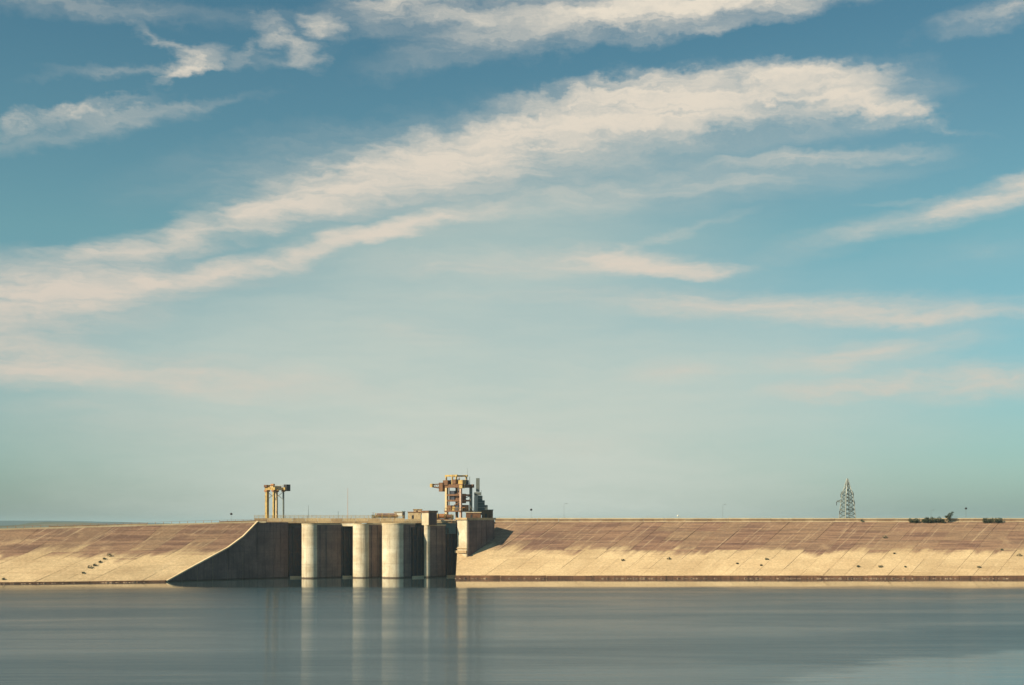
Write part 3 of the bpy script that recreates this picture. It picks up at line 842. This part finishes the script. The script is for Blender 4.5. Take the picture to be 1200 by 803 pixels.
def winch(px, Y, z, label, s=1.0, mat='orange'):
    t = thing('winch', label, 'winch', (at(px, Y).x, Y, z), 0, 'rusty winches on the bridge by the big crane')
    m = MB(); m.box(-1.5 * s, 1.5 * s, -1 * s, 1 * s, 0, .3 * s); m.build('bed', M['brown'], t)
    m = MB(); m.taper((-1.1 * s, 0, 1.15 * s), (.8 * s, 0, 1.15 * s), .75 * s, .75 * s, 12); m.build('drum', M[mat], t)
    for x in (-1.2, .85):
        m = MB(); m.taper((x * s, 0, 1.15 * s), ((x + .12) * s, 0, 1.15 * s), 1.0 * s, 1.0 * s, 12); m.build('drum_flange', M['yellow'], t)
    m = MB(); m.box(1.0 * s, 1.7 * s, -.4 * s, .5 * s, .3 * s, 1.9 * s, .08); m.build('motor', M['tan'], t)


winch(509.5, 632.5, 25.9, 'rusty orange cable winch touching the hoist tower', 1.15)
winch(517.5, 632.5, 25.6, 'rusty winch in the middle, above the teal beam', 1.25)
winch(526, 632, 25.4, 'darker rusty winch nearest the legs of the big crane', 1.1, 'brown')
m = MB()
pf = thing('platform', 'tan concrete platform under the rusty winches beside the hoist tower', 'platform', (at(503.5, 630).x, 629.6, 24.8))
wpf = at(534.4, 630).x - at(503.5, 630).x
m.box(0, wpf, 0, 9, 0, .35); m.build('deck_slab', M['deck'], pf)
for k in range(5):
    m = MB(); m.box(.3 + k * wpf / 5, .6 + k * wpf / 5, .1, .4, -.9, -.01); m.build('bracket', M['orange'], pf)
for o in bpy.data.objects:
    if o.name.startswith('winch') and o.type == 'EMPTY': o.location.z = 25.16; o.scale = (1.15, 1.15, 1.15)

# ------------------------------------------------------------------ small gantry crane at the left
cr = thing('gantry_crane', 'small yellow portal crane on the bridge above the wing wall', 'gantry crane', (at(313, 625).x, 625.0, 24.56), RZ)
Wc, Lc, HT = 4.7, 5.3, zat(576.5, 627) - 24.56
for (x, y, mt, w, nm) in ((0, 0, 'yellow', 1.15, 'leg'), (Wc, 0, 'yellow', .85, 'leg'), (0, Lc, 'tan', .8, 'leg'), (Wc, Lc, 'grey', .55, 'leg')):
    m = MB(); b2 = w / 2
    m.prism([(x - b2, y - b2), (x + b2, y - b2), (x + b2, y + b2), (x - b2, y + b2)], .7, HT - .01); m.build('leg', M[mt], cr)
    m = MB(); m.box(x - b2 - .3, x + b2 + .3, y - b2 - .3, y + b2 + .3, 0, .69, .1); m.build('wheel_truck', M['brown'], cr)
    m = MB(); m.box(x - b2 - .35, x + b2 + .35, y - b2 - .35, y + b2 + .35, HT, HT + .7); m.build('head_plate', M['orange'], cr)
for (a, b_) in (((-1.2, 0), (Wc + 1.2, 0)), ((-1.2, Lc), (Wc + 1.6, Lc))):
    m = MB(); m.box(a[0], b_[0], a[1] - .4, a[1] + .4, HT + .71, HT + 1.9); m.build('girder', M['yellow'], cr)
for x in (-.2, Wc):
    m = MB(); m.box(x - .35, x + .35, .41, Lc - .41, HT + .8, HT + 1.8); m.build('end_beam', M['tan'], cr)
m = MB(); m.box(-1.2, .9, -.9, 1.2, HT + 1.91, HT + 3.0, .1); m.build('motor_housing', M['brown'], cr)
m = MB(); m.box(1.2, 3.6, .4, Lc - .2, HT + 1.91, HT + 2.5); m.build('trolley', M['tan'], cr)
m = MB(); m.taper((1.4, 1.2, HT + 3.0), (3.4, 1.2, HT + 3.0), .5, .5, 10); m.build('hoist_drum', M['orange'], cr)
m = MB(); m.box(Wc - .2, Wc + 2.0, Lc + .2, Lc + 2.4, HT + .3, HT + 3.2, .12); m.build('operator_cabin', M['black'], cr)
m = MB(); m.bar((2.4, 2.4, HT + .6), (2.4, 2.4, HT - 3.2), .07); m.box(2.2, 2.6, 2.2, 2.6, HT - 3.8, HT - 3.2); m.build('hook_block', M['black'], cr)
m = MB()
for i in range(16): m.bar((-.65, -.7, .8 + i * .7), (-.65, -.1, .8 + i * .7), .05)
m.bar((-.65, -.7, .6), (-.65, -.7, 11.6), .06); m.bar((-.65, -.1, .6), (-.65, -.1, 11.6), .06); m.build('ladder', M['tan'], cr)
m = MB()
for y in (-.35, Lc + .35):
    for k in range(7): m.bar((-1.0 + k * 1.15, y, HT + 1.9), (-1.0 + k * 1.15, y, HT + 2.9), .07)
    m.bar((-1.0, y, HT + 2.9), (Wc + 1.2, y, HT + 2.9), .07)
m.build('handrail', M['yellow'], cr)
for (a, b_) in (((0, 0), (0, Lc)), ((Wc, 0), (Wc, Lc))):
    m = MB(); m.bar((a[0], a[1] + .5, HT - .3), (b_[0], b_[1] - .5, HT - 3.2), .16); m.bar((b_[0], b_[1] - .5, HT - .3), (a[0], a[1] + .5, HT - 3.2), .16); m.build('brace', M['tan'], cr)

# ------------------------------------------------------------------ big gantry crane at the right
YC = 655.0
ZB = zat(600, YC)
bc = thing('gantry_crane', 'big rusty yellow gantry crane with a jib to the left beside the right abutment', 'gantry crane', (at(523.5, YC - 3).x, YC - 3, 24.9), RZ)
W2, L2 = 9.0, 6.6
hz = lambda py: zat(py, YC) - 24.9
ztop = hz(572)
for (x, y, mt, w) in ((0, 0, 'tan', 1.15), (W2, 0, 'pink', .9), (0, L2, 'brown', .9), (W2, L2, 'grey', 1.0)):
    m = MB(); b2 = w / 2; m.box(x - b2, x + b2, y - b2, y + b2, .71, ztop); m.build('leg', M[mt], bc)
    m = MB(); m.box(x - .8, x + .8, y - .9, y + .9, 0, .7, .12); m.build('wheel_truck', M['brown'], bc)
# lower machinery platform
m = MB(); m.box(-.8, W2 + .9, -.9, L2 + 1.0, hz(600), hz(598.6)); m.build('platform', M['brown'], bc)
for (x0, x1, y0, y1, a, b_, mt) in ((.8, 3.2, -.6, 1.6, 598.5, 592.5, 'brown'), (3.9, 5.6, -.5, 1.4, 598.5, 594, 'yellow'), (6.0, 8.2, -.7, 1.8, 598.5, 592.8, 'navy'), (1.0, 4.0, 3.6, 6.0, 598.5, 591.5, 'brown'), (5.4, 8.4, 3.4, 6.0, 598.5, 592, 'orange')):
    m = MB(); m.box(x0, x1, y0, y1, hz(a), hz(b_), .12); m.build('machinery', M[mt], bc)
for py in (580.5, 587.0):
    for y in (0, L2):
        m = MB(); m.box(.6, W2 - .5, y - .3, y + .3, hz(py + 1.1), hz(py - 1.0)); m.build('cross_beam', M['brown'], bc)
    for x in (0, W2):
        m = MB(); m.box(x - .28, x + .28, .6, L2 - .5, hz(py + 1.0), hz(py - .9)); m.build('cross_beam', M['orange'], bc)
m = MB(); m.box(.9, 4.4, .5, 4.6, hz(586), hz(575.5), .1); m.build('engine_house', M['navy'], bc)
m = MB(); m.bar((.2, 0, hz(598)), (W2 - .2, 0, hz(588)), .3); m.build('brace', M['brown'], bc)
m = MB(); m.bar((0, L2, hz(588)), (W2, L2, hz(581)), .3); m.build('brace', M['grey'], bc)
# upper girders
for y in (-.1, L2 + .1):
    m = MB(); m.box(-1.0, W2 + 1.6, y - .45, y + .45, ztop + .01, ztop + 1.55); m.build('girder', M['brown'], bc)
for x in (-.6, 2.6, 5.8, W2 + .6):
    m = MB(); m.box(x - .3, x + .3, .36, L2 - .36, ztop + .1, ztop + 1.3); m.build('end_beam', M['brown'], bc)
# open yellow headframe on top
z0 = ztop + 1.56; z1 = hz(559)
for (x, y) in ((-.3, 0), (3.6, 0), (6.0, 0), (-.3, L2), (6.0, L2)):
    m = MB(); m.box(x - .28, x + .28, y - .28, y + .28, z0, z1); m.build('headframe_post', M['yellow'], bc)
for y in (0, L2):
    m = MB(); m.box(-.9, 6.9, y - .3, y + .3, z1 + .01, z1 + .8); m.build('headframe_beam', M['yellow'], bc)
for x in (-.3, 3.6, 6.0):
    m = MB(); m.box(x - .25, x + .25, .31, L2 - .31, z1 + .05, z1 + .6); m.build('headframe_beam', M['yellow'], bc)
m = MB(); m.taper((.8, 1.5, z0 + 1.1), (3.0, 1.5, z0 + 1.1), .95, .95, 12); m.build('hoist_drum', M['black'], bc)
m = MB(); m.box(7.0, 9.9, .2, 2.6, z0, z0 + 1.9, .15); m.build('motor_housing', M['yellow'], bc)
m = MB(); m.box(3.8, 5.6, 2.8, 5.0, z0, z0 + 1.5, .1); m.build('motor_housing', M['pink'], bc)
for (x0, x1, y0, y1, a, h_, mt) in ((-1.6, 1.6, -1.0, 1.6, -.3, 2.2, 'brown'), (4.2, 6.6, -.9, 1.3, .2, 1.9, 'brown'), (6.4, 8.8, 3.0, 5.6, 0, 1.9, 'black'), (.4, 3.0, 3.2, 5.8, 0, 2.3, 'orange'), (8.6, 10.6, -.8, 1.2, -1.9, 1.5, 'yellow')):
    m = MB(); m.box(x0, x1, y0, y1, z0 + a, z0 + a + h_, .15); m.build('machinery', M[mt], bc)
m = MB(); m.box(4.6, 7.6, 1.0, 5.0, hz(590), hz(579), .1); m.build('engine_house', M['brown'], bc)
for (x, y) in ((1.8, -.1), (7.2, -.1), (3.0, L2)):
    m = MB(); m.taper((x, y, hz(598)), (x, y, ztop), .16, .16, 6); m.build('stay', M['brown'], bc)
# jib reaching left
JZ = hz(572)
J0 = Vector((-.9, .6, 0)); jd = Vector((-0.743, -0.669, 0)).normalized() * 1.0
jd = Vector((-.743, -.669, 0)).normalized()
m = MB()
tip = J0 + jd * 6.6
m.bar((J0.x, J0.y, JZ - .6), (tip.x, tip.y, JZ + .55), .55, .55); m.bar((J0.x, J0.y, JZ + 2.0), (tip.x, tip.y, JZ + 1.5), .45, .45)
for k in range(6):
    a = J0 + jd * (k * 1.1); b_ = J0 + jd * ((k + 1) * 1.1); z_lo = lambda q: JZ - .6 + q * 1.15; z_hi = lambda q: JZ + 2.0 - q * .5
    m.bar((a.x, a.y, z_lo(k / 6)), (b_.x, b_.y, z_hi((k + 1) / 6)), .22)
m.build('jib', M['brown'], bc)
c = J0 + jd * 1.9
m = MB(); m.box(c.x - 1.3, c.x + 1.3, c.y - 1.0, c.y + 1.0, JZ - 1.7, JZ + 2.4, .15); m.build('trolley', M['brown'], bc)
m = MB(); m.box(tip.x - .8, tip.x + .8, tip.y - .6, tip.y + .6, JZ + .3, JZ + 1.9, .1); m.build('jib_head', M['yellow'], bc)
# tall mast, whip aerial
m = MB(); m.taper((5.0, 3.0, hz(598)), (5.0, 3.0, hz(560)), .38, .3, 6); m.build('mast', M['pink'], bc)
m = MB(); m.taper((W2 + .2, L2 - 1, ztop + 1.5), (W2 + .2, L2 - 1, hz(559)), .18, .12, 6); m.taper((W2 - 1.6, L2 - .6, ztop + 1.5), (W2 - 1.6, L2 - .6, hz(549)), .07, .04, 5); m.build('aerial', M['grey'], bc)
m = MB()
for (x, y, x2, y2) in ((-.8, -.8, W2 + .8, -.8), (W2 + .8, -.8, W2 + .8, L2 + .9)):
    n = 7
    for k in range(n + 1):
        a = (x + (x2 - x) * k / n, y + (y2 - y) * k / n); m.bar((a[0], a[1], hz(598.6)), (a[0], a[1], hz(595.4)), .1)
    m.bar((x, y, hz(595.5)), (x2, y2, hz(595.5)), .1)
m.build('railing', M['yellow'], bc)

# stepped grey tower to the right of the crane
gtY = 662
gt = thing('steel_tower', 'stepped grey steel tower narrowing to a dark slab on top, right of the big crane', 'tower', (at(557, gtY).x, gtY, zat(607, gtY)))
gz = lambda py: zat(py, gtY) - zat(607, gtY)
gx = lambda px: at(px, gtY).x - at(557, gtY).x
for (a, b_, t_, bt, dp, mt, nm) in ((555.5, 560.2, 577, 604, 2.2, 'white', 'column'), (557.8, 562.0, 560.5, 576.5, 1.6, 'grey', 'panel'), (556.3, 563.6, 577, 580.5, 2.8, 'grey', 'platform'),
                                (560.3, 565.4, 581, 592, 3.0, 'teal', 'casing'), (560.3, 568.0, 586.5, 592, 3.8, 'teal', 'casing'), (560.3, 571.5, 592.1, 603.5, 4.6, 'grey', 'casing')):
    m = MB(); y0 = -dp / 2; m.box(gx(a), gx(b_), y0, -y0, gz(bt), gz(t_), .1); m.build(nm, M[mt], gt)
for k, py in enumerate((584, 589, 595, 599)):
    m = MB(); m.box(gx(560.2), gx(566 + k * 1.9), -2.5, -2.35, gz(py + .25), gz(py - .25)); m.build('rail', M['galv'], gt)
m = MB(); m.bar((gx(564), -.2, gz(581)), (gx(564), -.2, gz(574.5)), .12); m.build('aerial', M['grey'], gt)
block('machine_house', 'brown flat roofed hut at the end of the big crane where the embankment crest begins', 'hut', 564.5, 577.5, 598, 607.5, 656, 5, M['brown'], None, 0, roofed(M['grey']))
block('machine_house', 'dark low shed with pale panels under the big crane on top of the abutment', 'hut', 546, 563.5, 601, 608.5, 644, 5, M['brown'], None, 0, roofed(M['coping']))

# ------------------------------------------------------------------ masts, poles and lamps
def pole(px, Y, py_top, z0, label, r=.11, mat='grey', head=None, group='thin poles on the dam crest'):
    t = thing('lamp_post' if head else 'mast', label, 'lamp post' if head else 'mast', (at(px, Y).x, Y, z0), 0, group)
    h = zat(py_top, Y) - z0
    m = MB(); m.taper((0, 0, 0), (0, 0, h), r, r * .5, 6); m.build('shaft', M[mat], t)
    m = MB(); m.taper((0, 0, 0), (0, 0, .4), r * 2.6, r * 2, 8); m.build('base', M[mat], t)
    if head == 'dark':
        m = MB(); m.taper((0, 0, h), (0, 0, h + .5), .45, .6, 8); m.taper((0, 0, h + .5), (0, 0, h + .9), .6, .2, 8); m.build('lamp_head', M['black'], t)
    elif head == 'white':
        m = MB(); m.taper((0, 0, h), (0, 0, h + .35), .4, .5, 8); m.taper((0, 0, h + .35), (0, 0, h + .7), .5, .15, 8); m.build('lamp_head', M['white'], t)
    elif head == 'arm':
        m = MB(); m.bar((0, 0, h), (.9, 0, h + .35), .08); m.box(.7, 1.5, -.15, .15, h + .25, h + .4); m.build('lamp_head', M['grey'], t)


pole(407.5, 640, 572, 24.56, 'tallest pinkish radio mast on the bridge above the second pier', .14, 'pink')
pole(396.3, 636, 599, 24.56, 'short dark pole on the bridge left of the tall radio mast', .12, 'black')
pole(361.5, 636, 592, 24.56, 'faint slim pole on the bridge above the leftmost pier', .09, 'grey')
pole(271, 612, 603.5, 23.8, 'lamp post with dark head over the left embankment near the small crane', .05, 'grey', 'dark')
pole(622.5, 652, 598.5, 24.2, 'lamp post with dark head on the crest just right of the big crane', .05, 'grey', 'dark')
pole(661, 656, 591, 24.2, 'slim lamp post with short arm above the brown left end of the right crest', .06, 'grey', 'arm')
pole(847, 656, 592, 24.2, 'slim lamp post with short arm midway between the big crane and the pylon', .06, 'grey', 'arm')
pole(794.5, 650.6, 605.2, 24.2, 'short post with a white head on the crest between the slim lamp posts', .07, 'galv', 'white')
pole(1091, 655, 598.5, 24.2, 'slim lamp post beside the low dark bushes', .07, 'grey', 'arm')
pole(1132, 655, 597, 24.2, 'slim lamp post right of the small leaning tree', .07, 'grey', 'dark')

# ------------------------------------------------------------------ lattice pylon behind the dam
PYY = 980
pz = lambda py: zat(py, PYY) + 4
pp = thing('pylon', 'grey lattice electricity pylon standing behind the right embankment', 'pylon', (at(993, PYY).x, PYY, -4), R(20))
sc_ = PYY / F
prof = [(0, 6.6), (pz(607), 4.0), (pz(592), 3.3), (pz(579), 2.6), (pz(570), 1.3), (pz(561), .2)]


def hw(z):
    for (a, wa), (b_, wb_) in zip(prof, prof[1:]):
        if a <= z <= b_: return wa + (wb_ - wa) * (z - a) / (b_ - a)
    return prof[-1][1]


zs = [0, 9, 17, 23.5, pz(607), pz(602), pz(597), pz(592), pz(587), pz(583), pz(579), pz(575), pz(570), pz(565.5), pz(561)]
for (sx_, sy_) in ((-1, -1), (1, -1), (1, 1), (-1, 1)):
    m = MB()
    for a, b_ in zip(zs, zs[1:]): m.bar((sx_ * hw(a), sy_ * hw(a), a), (sx_ * hw(b_), sy_ * hw(b_), b_), .42)
    m.build('leg', M['galv'], pp)
m = MB()
for a, b_ in zip(zs, zs[1:]):
    c4 = ((-1, -1), (1, -1), (1, 1), (-1, 1))
    for k in range(4):
        p, q_ = c4[k], c4[(k + 1) % 4]
        m.bar((p[0] * hw(a), p[1] * hw(a), a), (q_[0] * hw(b_), q_[1] * hw(b_), b_), .22)
        m.bar((q_[0] * hw(a), q_[1] * hw(a), a), (p[0] * hw(b_), p[1] * hw(b_), b_), .22)
        m.bar((p[0] * hw(b_), p[1] * hw(b_), b_), (q_[0] * hw(b_), q_[1] * hw(b_), b_), .26)
m.build('bracing', M['grey'], pp)
for (z, l, side) in ((pz(588.5), 8.6, -1), (pz(588.5), 5.8, 1), (pz(579), 4.9, 1), (pz(579), 5.2, -1), (pz(598), 5.9, 1), (pz(599), 6.2, -1)):
    m = MB(); w = hw(z)
    for y in (-w * .8, w * .8):
        m.bar((side * w, y, z), (side * l, 0, z + .2), .3); m.bar((side * w, y, z + 1.9), (side * l, 0, z + .3), .25)
    n = 3
    for k in range(n):
        x = w + (l - w) * (k + .5) / n; m.bar((side * x, -.5, z), (side * x, .5, z + 1.3), .2)
    o = m.build('crossarm', M['grey'], pp)
    m = MB(); m.taper((side * l, 0, z), (side * l, 0, z - 2.4), .28, .22, 6); m.build('insulator', M['black'], pp)

# ------------------------------------------------------------------ bushes on the crest and weeds in the joints
def leaves(m, c, r, n, size, rnd=random):
    for _ in range(n):
        while True:
            v = Vector((rnd.uniform(-1, 1), rnd.uniform(-1, 1), rnd.uniform(-1, 1)))
            if v.length < 1: break
        v *= 1.0 if v.length > .45 else 1.5
        p = Vector((c[0] + v.x * r[0], c[1] + v.y * r[1], c[2] + v.z * r[2]))
        a = Vector((rnd.uniform(-1, 1), rnd.uniform(-1, 1), rnd.uniform(-1, 1))).normalized(); b_ = a.orthogonal().normalized()
        s_ = size * rnd.uniform(.6, 1.4)
        m.poly([p - a * s_ * .5, p + b_ * s_ * .35, p + a * s_ * .5, p - b_ * s_ * .35], [(0, 1, 2, 3)])


def bush(px, Y, z0, w, h, label, group='bushes on the right crest'):
    t = thing('bush', label, 'bush', (at(px, Y).x, Y, z0), 0, group)
    m = MB(); k = max(3, int(w / .8))
    for i in range(k):
        x = -w / 2 + w * (i + .5) / k; hh = h * random.uniform(.55, 1.0)
        leaves(m, (x, random.uniform(-.3, .3), hh * .55), (w / k * .9, .9, hh * .45), 150, .36)
    m.build('foliage', M['leaf'], t)
    m = MB()
    for i in range(k): x = -w / 2 + w * (i + .5) / k; m.taper((x, 0, 0), (x + random.uniform(-.2, .2), .1, h * .6), .06, .02, 5)
    m.build('stem', M['bark'], t)


bush(1094, 648.3, 23.6, 9.5, 3.5, 'long low dark bush on the right crest, left of the small tree')
bush(1085, 648.2, 23.6, 3.2, 3.2, 'small dark bush at the left end of the long low bush')
bush(1158, 648.3, 23.6, 5.0, 2.9, 'low thin bush on the crest farther right of the small tree')
bush(1071, 648.3, 23.6, 4.5, 2.7, 'flat sparse bush on the crest left of the long low bush')
bush(1170, 648.3, 23.6, 3.2, 2.95, 'rounded little bush farthest right on the crest')
tr = thing('tree', 'small dark windswept tree leaning right on the right crest', 'tree', (at(1111, 648.2).x, 648.2, 23.5))
m = MB(); m.taper((0, 0, 0), (.5, 0, 2.4), .17, .12, 7); m.taper((.5, 0, 2.4), (1.3, .2, 4.6), .12, .05, 6); m.taper((.45, 0, 2.2), (-.7, -.2, 3.9), .08, .03, 5); m.taper((.6, 0, 2.6), (2.3, .1, 5.4), .06, .02, 5); m.build('trunk', M['bark'], tr)
m = MB()
for (c, r, n) in (((.3, 0, 3.0), (1.4, 1.0, .9), 260), ((1.1, .1, 4.2), (1.3, .9, .8), 220), ((-.7, 0, 3.2), (.8, .7, .6), 90), ((2.1, .1, 5.1), (.7, .5, .4), 60), ((.2, 0, 1.6), (1.3, .9, .8), 120)):
    leaves(m, c, r, n, .36)
m.build('crown', M['leaf'], tr)


def weed(px, py, label, s_=1.0, side='r'):
    # find the point on the embankment face seen at this place of the photograph
    best = None
    for k in range(401):
        Y = (TOE_Y + RUN * k / 400) if side == 'r' else 545 + 62 * k / 400
        p = at(px, Y, py)
        zf = rz_(p.x, Y) if side == 'r' else zl_(p.x, Y)
        e = abs(p.z - zf)
        if best is None or e < best[0]: best = (e, p, zf)
    p = best[1]; z = best[2]
    m = MB(); leaves(m, (0, 0, .25 * s_), (.75 * s_, .5 * s_, .5 * s_), 60, .42)
    m.taper((0, 0, -.3), (0, 0, .35 * s_), .05, .03, 5)
    o = m.build('weed_tuft', M['leaf']); o.location = (p.x, p.y, z)
    tag(o, label, 'weed', 'dark weed tufts rooted in the slab joints')


for (px, py, s_, lb) in ((730, 657, 1.1, 'dark weed tuft low on the right embankment, first from the abutment'), (784, 655.5, 1.3, 'round dark weed tuft on the lower slabs between the big crane and mid slope'),
        (898.5, 656, 1.2, 'upper weed tuft of the close pair left of the pylon'), (892, 663, .9, 'lower weed tuft of the close pair left of the pylon'), (864, 661, .8, 'faint small weed tuft left of the close pair'),
        (1006, 664.5, 1.1, 'dark weed tuft near the waterline below the pylon'), (1032, 664.7, 1.3, 'squat weed tuft right of the one below the pylon'), (1147.5, 665.5, 1.2, 'weed tuft low on the slope under the crest bushes'),
        (1194.5, 651.5, 1.6, 'largest weed tuft at the right edge of the view'), (1048, 649, .7, 'tiny weed tuft mid slope right of the pylon'), (1037, 630.5, 1.6, 'dark weed clump high on the slope below the bushes'), (1010, 609.8, 1.3, 'dark clump just under the crest right of the pylon'),
        (1061, 664.8, .8, 'faint flat weed tuft low on the slope right of the squat one'), (1174, 645, .9, 'small weed tuft in the leaning joint near the right edge')):
    weed(px, py, lb, s_)
for (px, py, s_, lb) in ((105.5, 666, 1.5, 'largest dark weed tuft low on the left embankment'), (111, 663, 1.2, 'weed tuft second from the bottom of the leaning row on the left embankment'), (117, 659, 1.0, 'weed tuft in the middle of the leaning row on the left embankment'),
        (122.5, 655.5, .9, 'weed tuft second from the top of the leaning row on the left embankment'), (128, 652, 1.6, 'topmost weed tuft of the leaning row on the left embankment'), (97.5, 672, .9, 'thin low weed tuft under the leaning row on the left embankment'), (4, 679, .9, 'weed tuft at the waterline at the left edge of the view')):
    weed(px, py, lb, s_, 'l')
# ------------------------------------------------------------------ air
hm = bpy.data.materials.new('air'); hm.use_nodes = True; nt = hm.node_tree; nt.nodes.clear()
out = nt.nodes.new('ShaderNodeOutputMaterial'); pv = nt.nodes.new('ShaderNodeVolumePrincipled')
pv.inputs['Color'].default_value = (0.55, 0.78, 0.92, 1); pv.inputs['Density'].default_value = HAZE; pv.inputs['Anisotropy'].default_value = 0.0
nt.links.new(pv.outputs[0], out.inputs['Volume'])
m = MB(); m.box(-31000, 31000, -3200, 31000, -5.5, 62)
m.build('haze', hm, kind='stuff')
print('objects', len(bpy.data.objects))
